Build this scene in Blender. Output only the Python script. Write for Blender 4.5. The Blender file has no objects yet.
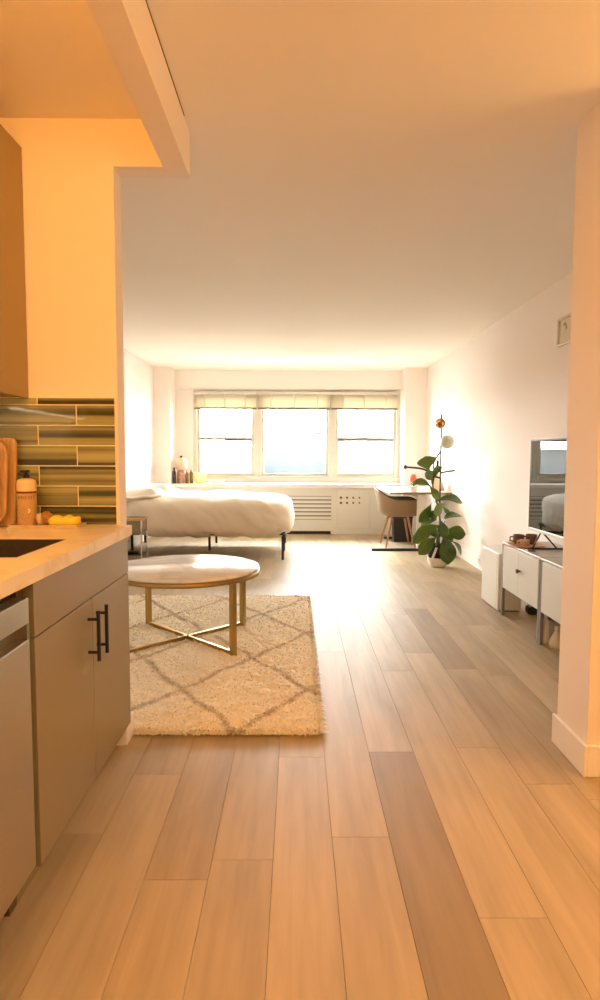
import bpy, bmesh, math, random
from mathutils import Vector, Matrix, noise
R = random.Random(7)
SC = bpy.context.scene
COL = SC.collection
PI = math.pi

# ------------------------------------------------------------------ materials
def new_mat(name):
    m = bpy.data.materials.new(name); m.use_nodes = True
    nt = m.node_tree
    return m, nt, nt.nodes['Principled BSDF']

def rgb(r, g, b):
    def f(c):
        c /= 255.0
        return c / 12.92 if c <= .04045 else ((c + .055) / 1.055) ** 2.4
    return (f(r), f(g), f(b), 1)

def mat(name, col, rough=.5, metal=0., var=.0, vscale=8., bump=0., bscale=60., stretch=(1, 1, 1), coat=0., trans=0., spec=.5, sheen=0.):
    m, nt, b = new_mat(name)
    b.inputs['Base Color'].default_value = col
    b.inputs['Roughness'].default_value = rough
    b.inputs['Metallic'].default_value = metal
    b.inputs['Coat Weight'].default_value = coat
    b.inputs['Coat Roughness'].default_value = .1
    b.inputs['Transmission Weight'].default_value = trans
    b.inputs['Specular IOR Level'].default_value = spec
    b.inputs['Sheen Weight'].default_value = sheen
    if var or bump:
        tc = nt.nodes.new('ShaderNodeTexCoord'); mp = nt.nodes.new('ShaderNodeMapping')
        mp.inputs['Scale'].default_value = stretch
        nt.links.new(tc.outputs['Object'], mp.inputs['Vector'])
    if var:
        n = nt.nodes.new('ShaderNodeTexNoise'); n.inputs['Scale'].default_value = vscale; n.inputs['Detail'].default_value = 4
        nt.links.new(mp.outputs[0], n.inputs['Vector'])
        r = nt.nodes.new('ShaderNodeValToRGB')
        r.color_ramp.elements[0].position = .3; r.color_ramp.elements[1].position = .7
        r.color_ramp.elements[0].color = tuple(c * (1 - var) for c in col[:3]) + (1,)
        r.color_ramp.elements[1].color = tuple(min(1, c * (1 + var)) for c in col[:3]) + (1,)
        nt.links.new(n.outputs['Fac'], r.inputs[0]); nt.links.new(r.outputs[0], b.inputs['Base Color'])
    if bump:
        n = nt.nodes.new('ShaderNodeTexNoise'); n.inputs['Scale'].default_value = bscale; n.inputs['Detail'].default_value = 3
        nt.links.new(mp.outputs[0], n.inputs['Vector'])
        bp = nt.nodes.new('ShaderNodeBump'); bp.inputs['Strength'].default_value = bump; bp.inputs['Distance'].default_value = .01
        nt.links.new(n.outputs['Fac'], bp.inputs['Height']); nt.links.new(bp.outputs[0], b.inputs['Normal'])
    return m

M = {}
M['paint'] = mat('wall_paint', (.85, .785, .735, 1), .75, bump=.05, bscale=250)
M['ceil'] = mat('ceiling_paint', (.88, .83, .76, 1), .85, bump=.06, bscale=180)
M['trim'] = mat('trim_paint', (.86, .83, .78, 1), .4)
M['frame'] = mat('window_frame_paint', (.62, .59, .50, 1), .4)
M['greige'] = mat('greige_lacquer', (.255, .208, .118, 1), .38)
M['tancab'] = mat('tan_lacquer', (.34, .24, .10, 1), .45)
M['dark'] = mat('dark_gap', (.035, .025, .018, 1), .6)
M['black'] = mat('black_metal', (.012, .010, .010, 1), .4)
M['blackpl'] = mat('black_plastic', (.02, .02, .02, 1), .5)
M['steel'] = mat('brushed_steel', (.56, .52, .43, 1), .34, 1., var=.05, vscale=30, stretch=(1, 1, 40), bump=.02, bscale=200)
M['sinksteel'] = mat('sink_composite', (.045, .032, .02, 1), .45, var=.2, vscale=80)
M['brass'] = mat('brushed_brass', (.45, .30, .10, 1), .33, 1.)
M['chrome'] = mat('chrome', (.75, .73, .70, 1), .15, 1.)
M['white'] = mat('white_lacquer', (.74, .73, .67, 1), .4)
M['whitemet'] = mat('grey_white_metal', (.64, .64, .58, 1), .42)
M['greypost'] = mat('grey_post_metal', (.22, .21, .19, 1), .4)
M['linen'] = mat('cream_linen', (.80, .72, .60, 1), .9, bump=.15, bscale=500, sheen=.3)
M['matt'] = mat('mattress_cloth', (.70, .63, .52, 1), .9, bump=.2, bscale=300)
M['wood1'] = mat('honey_wood', (.66, .40, .17, 1), .45, var=.25, vscale=6, stretch=(12, 12, 1))
M['wood2'] = mat('pale_pink_wood', (.74, .48, .30, 1), .45, var=.2, vscale=6, stretch=(12, 12, 1))
M['wood3'] = mat('golden_wood', (.68, .42, .16, 1), .45, var=.25, vscale=6, stretch=(12, 12, 1))
M['walnut'] = mat('walnut_wood', (.20, .09, .04, 1), .45, var=.3, vscale=8, stretch=(2, 14, 14))
M['deskwood'] = mat('desk_edge_wood', (.30, .19, .10, 1), .45, var=.2, vscale=10, stretch=(8, 1, 8))
M['legwood'] = mat('beech_leg', (.45, .24, .12, 1), .45, var=.15, vscale=8, stretch=(10, 10, 1))
M['tanshell'] = mat('tan_leatherette', (.27, .18, .105, 1), .5, bump=.1, bscale=300)
M['darkshell'] = mat('dark_grey_felt', (.07, .065, .055, 1), .8)
M['ceramic'] = mat('cream_ceramic', (.75, .70, .60, 1), .25)
M['soil'] = mat('potting_soil', (.05, .03, .02, 1), .9, var=.4, vscale=90, bump=.6, bscale=150)
M['bark'] = mat('plant_stem', (.16, .12, .06, 1), .7, var=.3, vscale=40)
M['frost'] = mat('frosted_globe', (.62, .62, .50, 1), .35)
M['pinkclay'] = mat('blush_ceramic', (.62, .42, .31, 1), .5, var=.15, vscale=40)
M['peach'] = mat('peach_paper', (.72, .52, .38, 1), .7, var=.12, vscale=20)
M['yellow'] = mat('yellow_sponge', (.95, .70, .07, 1), .85, bump=.5, bscale=160)
M['traybeige'] = mat('beige_stone_tray', (.60, .46, .29, 1), .5, var=.1, vscale=60)
M['bristle'] = mat('cream_bristle', (.72, .55, .34, 1), .9, bump=.5, bscale=300)
M['brownware'] = mat('brown_stoneware', (.16, .065, .035, 1), .35, var=.2, vscale=30)
M['bluegrey'] = mat('weathered_bronze', (.055, .05, .048, 1), .4, .6)
M['orange'] = mat('orange_petal', (.80, .13, .05, 1), .6)
M['paper'] = mat('cream_print_paper', (.72, .66, .50, 1), .7)
M['ink'] = mat('brown_ink', (.18, .10, .05, 1), .7)
M['sage'] = mat('sage_ink', (.32, .30, .16, 1), .7)
M['grout'] = mat('cream_grout', (.85, .76, .56, 1), .8)
M['ledlamp'] = None

def emis(name, col, s):
    m, nt, b = new_mat(name)
    b.inputs['Base Color'].default_value = (.8, .8, .8, 1)
    b.inputs['Emission Color'].default_value = col; b.inputs['Emission Strength'].default_value = s
    return m
M['ledlamp'] = emis('warm_led_diffuser', (1, .72, .38, 1), 9)

def glassmat(name, tint, gloss=.06):
    m, nt, b = new_mat(name); nt.nodes.remove(b)
    o = nt.nodes['Material Output']
    t = nt.nodes.new('ShaderNodeBsdfTransparent'); t.inputs[0].default_value = tint
    g = nt.nodes.new('ShaderNodeBsdfGlossy'); g.inputs['Roughness'].default_value = .03
    x = nt.nodes.new('ShaderNodeMixShader'); lw = nt.nodes.new('ShaderNodeLayerWeight'); lw.inputs[0].default_value = gloss * 4
    nt.links.new(lw.outputs['Fresnel'], x.inputs[0]); nt.links.new(t.outputs[0], x.inputs[1]); nt.links.new(g.outputs[0], x.inputs[2])
    nt.links.new(x.outputs[0], o.inputs[0])
    return m
M['glass'] = glassmat('window_glass', (.97, .985, .98, 1), .04)
M['amber'] = glassmat('amber_glass', (.86, .55, .20, 1), .1)
M['yglass'] = None
M['clear'] = glassmat('clear_glass', (.93, .94, .91, 1), .1)
M['smoke'] = glassmat('smoked_mirror_glass', (.50, .45, .34, 1), .25)

def m_slat():
    m, nt, b = new_mat('blind_slat_vinyl')
    b.inputs['Base Color'].default_value = (.84, .80, .70, 1); b.inputs['Roughness'].default_value = .5
    tl = nt.nodes.new('ShaderNodeBsdfTranslucent'); tl.inputs[0].default_value = (.9, .82, .66, 1)
    x = nt.nodes.new('ShaderNodeMixShader'); x.inputs[0].default_value = .45
    o = nt.nodes['Material Output']
    nt.links.new(b.outputs[0], x.inputs[1]); nt.links.new(tl.outputs[0], x.inputs[2]); nt.links.new(x.outputs[0], o.inputs[0])
    return m
M['slat'] = m_slat()
def m_yglass():
    m, nt, b = new_mat('yellow_milk_glass')
    b.inputs['Base Color'].default_value = (.80, .68, .40, 1); b.inputs['Roughness'].default_value = .2
    tl = nt.nodes.new('ShaderNodeBsdfTranslucent'); tl.inputs[0].default_value = (.95, .84, .55, 1)
    x = nt.nodes.new('ShaderNodeMixShader'); x.inputs[0].default_value = .6
    nt.links.new(b.outputs[0], x.inputs[1]); nt.links.new(tl.outputs[0], x.inputs[2]); nt.links.new(x.outputs[0], nt.nodes['Material Output'].inputs[0])
    return m
M['yglass'] = m_yglass()

def m_floor():
    m, nt, b = new_mat('oak_plank_floor'); N = nt.nodes; L = nt.links
    at = N.new('ShaderNodeAttribute'); at.attribute_name = 'tone'
    tc = N.new('ShaderNodeTexCoord'); mp = N.new('ShaderNodeMapping'); mp.inputs['Scale'].default_value = (26, 1.6, 1)
    off = N.new('ShaderNodeCombineXYZ'); mu = N.new('ShaderNodeMath'); mu.operation = 'MULTIPLY'; mu.inputs[1].default_value = 37.3
    sx = N.new('ShaderNodeSeparateColor'); L.new(at.outputs['Color'], sx.inputs[0])
    L.new(sx.outputs[1], mu.inputs[0]); L.new(mu.outputs[0], off.inputs[0]); L.new(mu.outputs[0], off.inputs[1])
    L.new(off.outputs[0], mp.inputs['Location']); L.new(tc.outputs['Object'], mp.inputs['Vector'])
    n = N.new('ShaderNodeTexNoise'); n.inputs['Scale'].default_value = 1; n.inputs['Detail'].default_value = 6; n.inputs['Roughness'].default_value = .6; n.inputs['Distortion'].default_value = .6
    L.new(mp.outputs[0], n.inputs['Vector'])
    mp2 = N.new('ShaderNodeMapping'); mp2.inputs['Scale'].default_value = (5, .9, 1); L.new(off.outputs[0], mp2.inputs['Location']); L.new(tc.outputs['Object'], mp2.inputs['Vector'])
    n2 = N.new('ShaderNodeTexNoise'); n2.inputs['Scale'].default_value = 1.3; n2.inputs['Detail'].default_value = 3; L.new(mp2.outputs[0], n2.inputs['Vector'])
    base = N.new('ShaderNodeMix'); base.data_type = 'RGBA'
    base.inputs['A'].default_value = (.50, .40, .262, 1); base.inputs['B'].default_value = (.31, .23, .14, 1)
    L.new(sx.outputs[0], base.inputs['Factor'])
    r = N.new('ShaderNodeMapRange'); r.inputs['From Min'].default_value = .3; r.inputs['From Max'].default_value = .7; r.inputs['To Min'].default_value = .88; r.inputs['To Max'].default_value = 1.07
    L.new(n.outputs['Fac'], r.inputs['Value'])
    r2 = N.new('ShaderNodeMapRange'); r2.inputs['From Min'].default_value = .3; r2.inputs['From Max'].default_value = .7; r2.inputs['To Min'].default_value = .86; r2.inputs['To Max'].default_value = 1.1
    L.new(n2.outputs['Fac'], r2.inputs['Value'])
    mm = N.new('ShaderNodeMath'); mm.operation = 'MULTIPLY'; L.new(r.outputs[0], mm.inputs[0]); L.new(r2.outputs[0], mm.inputs[1])
    vm = N.new('ShaderNodeVectorMath'); vm.operation = 'SCALE'; L.new(base.outputs['Result'], vm.inputs[0]); L.new(mm.outputs[0], vm.inputs['Scale'])
    L.new(vm.outputs[0], b.inputs['Base Color'])
    b.inputs['Roughness'].default_value = .5; b.inputs['Specular IOR Level'].default_value = .22
    bu = N.new('ShaderNodeBump'); bu.inputs['Strength'].default_value = .06; bu.inputs['Distance'].default_value = .004; L.new(n.outputs['Fac'], bu.inputs['Height']); L.new(bu.outputs[0], b.inputs['Normal'])
    return m
M['floor'] = m_floor()

def m_marble(name, basec, vein, scale, rough):
    m, nt, b = new_mat(name); N = nt.nodes; L = nt.links
    tc = N.new('ShaderNodeTexCoord'); n = N.new('ShaderNodeTexNoise'); n.inputs['Scale'].default_value = scale; n.inputs['Detail'].default_value = 7; n.inputs['Distortion'].default_value = 1.4
    L.new(tc.outputs['Object'], n.inputs['Vector'])
    r = N.new('ShaderNodeValToRGB'); e = r.color_ramp.elements
    e[0].position = .44; e[0].color = basec; e[1].position = .56; e[1].color = basec
    k = e.new(.5); k.color = vein
    L.new(n.outputs['Fac'], r.inputs[0]); L.new(r.outputs[0], b.inputs['Base Color']); b.inputs['Roughness'].default_value = rough
    return m
M['marble'] = m_marble('white_marble', (.86, .83, .77, 1), (.72, .67, .60, 1), 2.2, .14)
M['counter'] = m_marble('beige_quartz', (.82, .71, .53, 1), (.72, .60, .42, 1), 3.0, .28)

def m_tile():
    m, nt, b = new_mat('olive_glass_tile'); N = nt.nodes; L = nt.links
    at = N.new('ShaderNodeAttribute'); at.attribute_name = 'tone'
    sx = N.new('ShaderNodeSeparateColor'); L.new(at.outputs['Color'], sx.inputs[0])
    tc = N.new('ShaderNodeTexCoord'); mp = N.new('ShaderNodeMapping'); mp.inputs['Scale'].default_value = (.5, .5, 42)
    off = N.new('ShaderNodeCombineXYZ'); mu = N.new('ShaderNodeMath'); mu.operation = 'MULTIPLY'; mu.inputs[1].default_value = 41.7
    L.new(sx.outputs[1], mu.inputs[0]); L.new(mu.outputs[0], off.inputs[2]); L.new(off.outputs[0], mp.inputs['Location'])
    L.new(tc.outputs['Object'], mp.inputs['Vector'])
    n = N.new('ShaderNodeTexNoise'); n.inputs['Scale'].default_value = .55; n.inputs['Detail'].default_value = 4
    L.new(mp.outputs[0], n.inputs['Vector'])
    r = N.new('ShaderNodeValToRGB'); e = r.color_ramp.elements
    e[0].position = .41; e[0].color = (.040, .040, .014, 1); e[1].position = .60; e[1].color = (.36, .37, .17, 1)  # dark-to-light bands imitate kitchen reflections in the base colour
    k = e.new(.47); k.color = (.15, .145, .055, 1)
    L.new(n.outputs['Fac'], r.inputs[0]); L.new(r.outputs[0], b.inputs['Base Color'])
    b.inputs['Roughness'].default_value = .12; b.inputs['Coat Weight'].default_value = .5
    n2 = N.new('ShaderNodeTexNoise'); n2.inputs['Scale'].default_value = 9; L.new(tc.outputs['Object'], n2.inputs['Vector'])
    bu = N.new('ShaderNodeBump'); bu.inputs['Strength'].default_value = .12; bu.inputs['Distance'].default_value = .01
    L.new(n2.outputs['Fac'], bu.inputs['Height']); L.new(bu.outputs[0], b.inputs['Normal'])
    return m
M['tile'] = m_tile()

def m_pile():
    m, nt, b = new_mat('shaggy_pile'); N = nt.nodes; L = nt.links
    at = N.new('ShaderNodeAttribute'); at.attribute_name = 'tone'
    sx = N.new('ShaderNodeSeparateColor'); L.new(at.outputs['Color'], sx.inputs[0])
    mx = N.new('ShaderNodeMix'); mx.data_type = 'RGBA'
    mx.inputs['A'].default_value = (.99, .91, .74, 1); mx.inputs['B'].default_value = (.62, .52, .37, 1)
    L.new(sx.outputs[0], mx.inputs['Factor'])
    r = N.new('ShaderNodeMapRange'); r.inputs['To Min'].default_value = .86; r.inputs['To Max'].default_value = 1.02; L.new(sx.outputs[1], r.inputs['Value'])
    vm = N.new('ShaderNodeVectorMath'); vm.operation = 'SCALE'; L.new(mx.outputs['Result'], vm.inputs[0]); L.new(r.outputs[0], vm.inputs['Scale'])
    L.new(vm.outputs[0], b.inputs['Base Color']); b.inputs['Roughness'].default_value = .9; b.inputs['Specular IOR Level'].default_value = .1
    tl = N.new('ShaderNodeBsdfTranslucent'); L.new(vm.outputs[0], tl.inputs[0])
    x = N.new('ShaderNodeMixShader'); x.inputs[0].default_value = .06
    L.new(b.outputs[0], x.inputs[1]); L.new(tl.outputs[0], x.inputs[2]); L.new(x.outputs[0], N['Material Output'].inputs[0])
    return m
M['pile'] = m_pile()

def m_leaf(name, c1, c2):
    m, nt, b = new_mat(name); N = nt.nodes; L = nt.links
    tc = N.new('ShaderNodeTexCoord'); n = N.new('ShaderNodeTexNoise'); n.inputs['Scale'].default_value = 9; n.inputs['Detail'].default_value = 3
    L.new(tc.outputs['Object'], n.inputs['Vector'])
    r = N.new('ShaderNodeValToRGB'); r.color_ramp.elements[0].position = .35; r.color_ramp.elements[1].position = .68
    r.color_ramp.elements[0].color = c1; r.color_ramp.elements[1].color = c2
    at = N.new('ShaderNodeAttribute'); at.attribute_name = 'tone'; sx = N.new('ShaderNodeSeparateColor'); L.new(at.outputs['Color'], sx.inputs[0])
    mx = N.new('ShaderNodeMix'); mx.data_type = 'RGBA'; mx.inputs['B'].default_value = (.34, .40, .10, 1)
    L.new(n.outputs['Fac'], r.inputs[0]); L.new(r.outputs[0], mx.inputs['A']); L.new(sx.outputs[0], mx.inputs['Factor'])
    L.new(mx.outputs['Result'], b.inputs['Base Color']); b.inputs['Roughness'].default_value = .38
    tl = N.new('ShaderNodeBsdfTranslucent'); tl.inputs[0].default_value = (.22, .32, .03, 1)
    x = N.new('ShaderNodeMixShader'); x.inputs[0].default_value = .3
    L.new(b.outputs[0], x.inputs[1]); L.new(tl.outputs[0], x.inputs[2]); L.new(x.outputs[0], N['Material Output'].inputs[0])
    return m
M['leaf'] = m_leaf('fig_leaf', (.022, .060, .008, 1), (.11, .19, .022, 1))

def m_facade(name, wall, win, sx_, sz_):
    m, nt, b = new_mat(name); N = nt.nodes; L = nt.links
    tc = N.new('ShaderNodeTexCoord'); s = N.new('ShaderNodeSeparateXYZ'); L.new(tc.outputs['Object'], s.inputs[0])
    def band(o, per, w):
        d = N.new('ShaderNodeMath'); d.operation = 'DIVIDE'; d.inputs[1].default_value = per; L.new(o, d.inputs[0])
        f = N.new('ShaderNodeMath'); f.operation = 'FRACT'; L.new(d.outputs[0], f.inputs[0])
        l = N.new('ShaderNodeMath'); l.operation = 'LESS_THAN'; l.inputs[1].default_value = w; L.new(f.outputs[0], l.inputs[0]); return l.outputs[0]
    a = band(s.outputs['X'], sx_, .5); c = band(s.outputs['Z'], sz_, .55)
    k = N.new('ShaderNodeMath'); k.operation = 'MULTIPLY'; L.new(a, k.inputs[0]); L.new(c, k.inputs[1])
    mx = N.new('ShaderNodeMix'); mx.data_type = 'RGBA'; mx.inputs['A'].default_value = wall; mx.inputs['B'].default_value = win
    L.new(k.outputs[0], mx.inputs['Factor']); L.new(mx.outputs['Result'], b.inputs['Base Color']); b.inputs['Roughness'].default_value = .8
    return m
M['facade1'] = m_facade('pale_blue_facade', (.028, .035, .038, 1), (.023, .031, .035, 1), 1.6, 3.0)
M['facade2'] = m_facade('pale_stone_facade', (.034, .037, .038, 1), (.021, .027, .032, 1), 1.1, 1.4)
M['facade3'] = m_facade('white_facade', (.044, .045, .045, 1), (.033, .038, .040, 1), 2.4, 2.2)

# ------------------------------------------------------------------ mesh builder
class MB:
    def __init__(s): s.v = []; s.f = []; s.sm = []; s.tone = []; s.ct = (0, 0, 0)
    def add(s, vs, fs, smooth=False):
        o = len(s.v); s.v += [tuple(v) for v in vs]
        for f in fs: s.f.append(tuple(o + i for i in f)); s.sm.append(smooth); s.tone.append(s.ct)
        return s
    def box(s, x0, x1, y0, y1, z0, z1, mtx=None):
        vs = [Vector((x, y, z)) for x in (x0, x1) for y in (y0, y1) for z in (z0, z1)]
        if mtx: vs = [mtx @ v for v in vs]
        return s.add(vs, [(0, 1, 3, 2), (4, 6, 7, 5), (0, 4, 5, 1), (2, 3, 7, 6), (0, 2, 6, 4), (1, 5, 7, 3)])
    def tube(s, pts, r, n=12, cap=True):
        pts = [Vector(p) for p in pts]; rs = r if isinstance(r, (list, tuple)) else [r] * len(pts)
        rings = []; prev = None
        for i, p in enumerate(pts):
            d = (pts[min(i + 1, len(pts) - 1)] - pts[max(i - 1, 0)]).normalized()
            if prev is None:
                a = Vector((0, 0, 1)) if abs(d.z) < .9 else Vector((1, 0, 0))
                u = d.cross(a).normalized()
            else:
                u = (prev - d * prev.dot(d)).normalized()
            prev = u; w = d.cross(u)
            rings.append([p + (u * math.cos(2 * PI * k / n) + w * math.sin(2 * PI * k / n)) * rs[i] for k in range(n)])
        vs = [v for rg in rings for v in rg]; fs = []
        for i in range(len(pts) - 1):
            for k in range(n):
                fs.append((i * n + k, i * n + (k + 1) % n, (i + 1) * n + (k + 1) % n, (i + 1) * n + k))
        s.add(vs, fs, True)
        if cap:
            s.add(rings[0], [tuple(reversed(range(n)))]); s.add(rings[-1], [tuple(range(n))])
        return s
    def lathe(s, prof, c=(0, 0, 0), n=32, wob=None, mtx=None):
        vs = []; fs = []; m = len(prof)
        for k in range(n):
            a = 2 * PI * k / n
            for (r, z) in prof:
                q = r * (wob(a, z) if wob else 1)
                v = Vector((q * math.cos(a), q * math.sin(a), z))
                if mtx: v = mtx @ v
                vs.append(v + Vector(c))
        for k in range(n):
            for j in range(m - 1):
                a, b = k * m + j, ((k + 1) % n) * m + j
                fs.append((a, b, b + 1, a + 1))
        s.add(vs, fs, True)
        return s
    def sphere(s, c, r, n=24, sc=(1, 1, 1)):
        prof = [(max(1e-4, math.sin(PI * i / 14)) * r, -math.cos(PI * i / 14) * r) for i in range(15)]
        return s.lathe(prof, c, n, mtx=Matrix.Diagonal((sc[0], sc[1], sc[2])))
    def prism(s, poly, axis, a, b):
        def P(p, t):
            if axis == 'x': return (t, p[0], p[1])
            if axis == 'y': return (p[0], t, p[1])
            return (p[0], p[1], t)
        n = len(poly); vs = [P(p, a) for p in poly] + [P(p, b) for p in poly]
        fs = [tuple(reversed(range(n))), tuple(range(n, 2 * n))] + [(i, (i + 1) % n, n + (i + 1) % n, n + i) for i in range(n)]
        return s.add(vs, fs)
    def superbox(s, c, h, n=5., seg=(24, 16, 10), disp=None):
        bm = bmesh.new(); bmesh.ops.create_cube(bm, size=2)
        idx = {}; vs = []; fs = []
        bm.free()
        def key(p): return tuple(round(q, 5) for q in p)
        def vert(p):
            k = key(p)
            if k not in idx:
                x, y, z = p
                d = (abs(x) ** n + abs(y) ** n + abs(z) ** n) ** (1 / n)
                q = Vector((x / d * h[0], y / d * h[1], z / d * h[2]))
                if disp: q = disp(q, Vector((x, y, z)))
                idx[k] = len(vs); vs.append(q + Vector(c))
            return idx[k]
        for ax in range(3):
            u, w = [(1, 2), (2, 0), (0, 1)][ax]
            for sg in (-1, 1):
                nu, nw = seg[u], seg[w]
                for i in range(nu):
                    for j in range(nw):
                        q = []
                        for (a, b) in ((i, j), (i + 1, j), (i + 1, j + 1), (i, j + 1)):
                            p = [0, 0, 0]; p[ax] = sg; p[u] = -1 + 2 * a / nu; p[w] = -1 + 2 * b / nw
                            q.append(vert(p))
                        fs.append(tuple(q if sg > 0 else reversed(q)))
        return s.add(vs, fs, True)
    def build(s, name, material, parent=None, bevel=0., origin=None, smooth=None, solid=0., vnorm=None):
        me = bpy.data.meshes.new(name)
        if parent is not None:
            o = Vector((0, 0, 0)); p = parent
            while p is not None: o += p.location; p = p.parent
            org = o
        else:
            if origin is None:
                xs = [v[0] for v in s.v]; ys = [v[1] for v in s.v]; zs = [v[2] for v in s.v]
                origin = ((min(xs) + max(xs)) / 2, (min(ys) + max(ys)) / 2, min(zs))
            org = Vector(origin)
        me.from_pydata([(v[0] - org[0], v[1] - org[1], v[2] - org[2]) for v in s.v], [], s.f)
        me.polygons.foreach_set('use_smooth', [bool(x) if smooth is None else smooth for x in s.sm])
        if any(t != (0, 0, 0) for t in s.tone):
            ca = me.color_attributes.new('tone', 'FLOAT_COLOR', 'CORNER'); vals = []
            for f, t in zip(s.f, s.tone): vals += [t[0], t[1], t[2], 1.] * len(f)
            ca.data.foreach_set('color', vals)
        me.materials.append(material); me.update()
        if vnorm is not None: me.normals_split_custom_set_from_vertices(vnorm)
        ob = bpy.data.objects.new(name, me); COL.objects.link(ob)
        if parent is not None: ob.parent = parent
        else: ob.location = org
        if bevel:
            b = ob.modifiers.new('Bevel', 'BEVEL'); b.width = bevel; b.segments = 2; b.limit_method = 'ANGLE'; b.angle_limit = .7
        if solid:
            b = ob.modifiers.new('Solidify', 'SOLIDIFY'); b.thickness = solid; b.offset = 0
        return ob

def tag(o, label, cat, group=None, kind=None):
    o['label'] = label; o['category'] = cat
    if group: o['group'] = group
    if kind: o['kind'] = kind
    return o
def thing(name, loc, label, cat, group=None):
    o = bpy.data.objects.new(name, None); COL.objects.link(o); o.location = loc; o.empty_display_size = .1
    return tag(o, label, cat, group)
def struct(o, label, cat):
    o['kind'] = 'structure'; o['label'] = label; o['category'] = cat
    return o
def copy_tree(o, parent=None):
    c = o.copy(); COL.objects.link(c)
    if parent is not None: c.parent = parent
    for ch in list(o.children): copy_tree(ch, c)
    return c
def lettering(name, body, size, loc, rot, material, parent, depth=.0006):
    cu = bpy.data.curves.new(name, 'FONT'); cu.body = body; cu.size = size; cu.extrude = depth; cu.align_x = 'CENTER'; cu.align_y = 'CENTER'
    tmp = bpy.data.objects.new('tmp_text', cu); COL.objects.link(tmp)
    me = bpy.data.meshes.new_from_object(tmp.evaluated_get(bpy.context.evaluated_depsgraph_get()))
    bpy.data.objects.remove(tmp); bpy.data.curves.remove(cu)
    me.name = name; me.materials.clear(); me.materials.append(material)
    ob = bpy.data.objects.new(name, me); COL.objects.link(ob); ob.parent = parent
    o = Vector((0, 0, 0)); p = parent
    while p is not None: o += p.location; p = p.parent
    ob.location = Vector(loc) - o; ob.rotation_euler = rot
    return ob

# ------------------------------------------------------------------ setting
H = 2.476            # ceiling
# floor of individual boards laid along Y, each with its own wood tone
PW, P0 = .1807, .1136
joints = {0: [1.866, 3.696], 1: [2.425, 4.244], 2: [1.524, 3.365], -1: [2.383], -2: [1.756], -3: [1.67], 4: [3.40, 4.76], 5: [4.298]}
tones = {(1, 1.0): .95, (1, 3.0): .2, (4, 4.0): .75, (0, 1.0): .3, (0, 2.5): .22, (-1, 1.0): .42, (-1, 3.): .25, (2, 1.0): .05, (2, 2.5): .12, (3, 1.0): .02, (3, 2.5): .1, (-2, 1.): .3, (-2, 2.5): .45, (-3, 1.): .28, (-3, 2.5): .55, (1, 5.): .2, (2, 4.): .3}
fl = MB()
for k in range(-14, 18):
    x0 = P0 + k * PW; x1 = x0 + PW
    x0 = max(x0, -2.3); x1 = min(x1, 3.2)
    if x1 - x0 < .01: continue
    js = sorted(joints.get(k, [R.uniform(1, 3)]))
    ys = list(js); y = js[0]
    while y > -1.6: y -= R.choice([1.0, 1.22, 1.22, 1.5]); ys.insert(0, y)
    y = js[-1]
    while y < 9.8: y += R.choice([.9, 1.22, 1.22, 1.5]); ys.append(y)
    for a, b in zip(ys, ys[1:]):
        a2, b2 = max(a, -1.6), min(b, 9.75)
        if b2 - a2 < .02: continue
        t = max(0.001, R.gauss(.25, .14))
        for (kk, yy), tv in tones.items():
            if kk == k and a <= yy < b: t = tv
        fl.ct = (min(t, 1), R.random(), 0)
        g = .0009
        fl.add([(x0 + g, a2 + g, 0), (x1 - g, a2 + g, 0), (x1 - g, b2 - g, 0), (x0 + g, b2 - g, 0)], [(0, 1, 2, 3)])
        fl.add([(x0, a2, -.003), (x1, a2, -.003), (x1, b2, -.003), (x0, b2, -.003)] + [(x0 + g, a2 + g, 0), (x1 - g, a2 + g, 0), (x1 - g, b2 - g, 0), (x0 + g, b2 - g, 0)],
               [(0, 1, 5, 4), (1, 2, 6, 5), (2, 3, 7, 6), (3, 0, 4, 7)])
fl.ct = (.99, .5, 0)
fl.box(-2.3, 3.2, -1.6, 9.75, -.1, -.003)
struct(fl.build('floor', M['floor'], origin=(0, 0, 0)), 'pale oak plank floor running towards the window', 'floor')

struct(MB().box(-2.3, 3.3, -1.7, 9.8, H, H + .15).build('ceiling', M['ceil'], origin=(0, 0, H)), 'plain white ceiling', 'ceiling')
struct(MB().box(-2.25, -2.1037, 2.578, 9.8, 0, H).build('wall_left', M['paint']), 'white wall at the head of the bed', 'wall')
struct(MB().box(1.925, 2.075, 2.5074, 9.8, 0, H).build('wall_right', M['paint']), 'white wall behind the television and plant', 'wall')
struct(MB().box(1.0874, 3.3, 2.2417, 2.5074, 0, H).build('wall_hall', M['paint'], bevel=.003), 'wall end jutting in at the right like a pillar', 'wall')
struct(MB().box(-2.25, -.708, 2.478, 2.578, 0, H).build('wall_kitchen', M['paint']), 'kitchen end wall above the olive tiles', 'wall')
struct(MB().box(-1.45, -1.34, -1.6, 2.478, 0, H).build('wall_kitchen_side', M['paint']), 'kitchen side wall behind the counter', 'wall')
struct(MB().box(-1.45, 3.3, -1.7, -1.6, 0, H).build('wall_front', M['paint']), 'wall behind the viewer', 'wall')
struct(MB().box(3.2, 3.3, -1.6, 2.2417, 0, H).build('wall_hall_side', M['paint']), 'side wall of the entrance hall', 'wall')
bm_ = MB().box(-.517, -.4296, -1.6, 2.578, 2.300, H).box(-.708, -.517, 2.478, 2.578, 2.300, H)
struct(bm_.build('ceiling_beam', M['paint']), 'dropped beam dividing kitchen from room', 'beam')
struct(MB().box(-.431, -.4270, .2, 2.45, H - .0030, H - .0003).build('trim_1', M['ink']), 'hairline crack where beam meets ceiling', 'trim')

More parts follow.
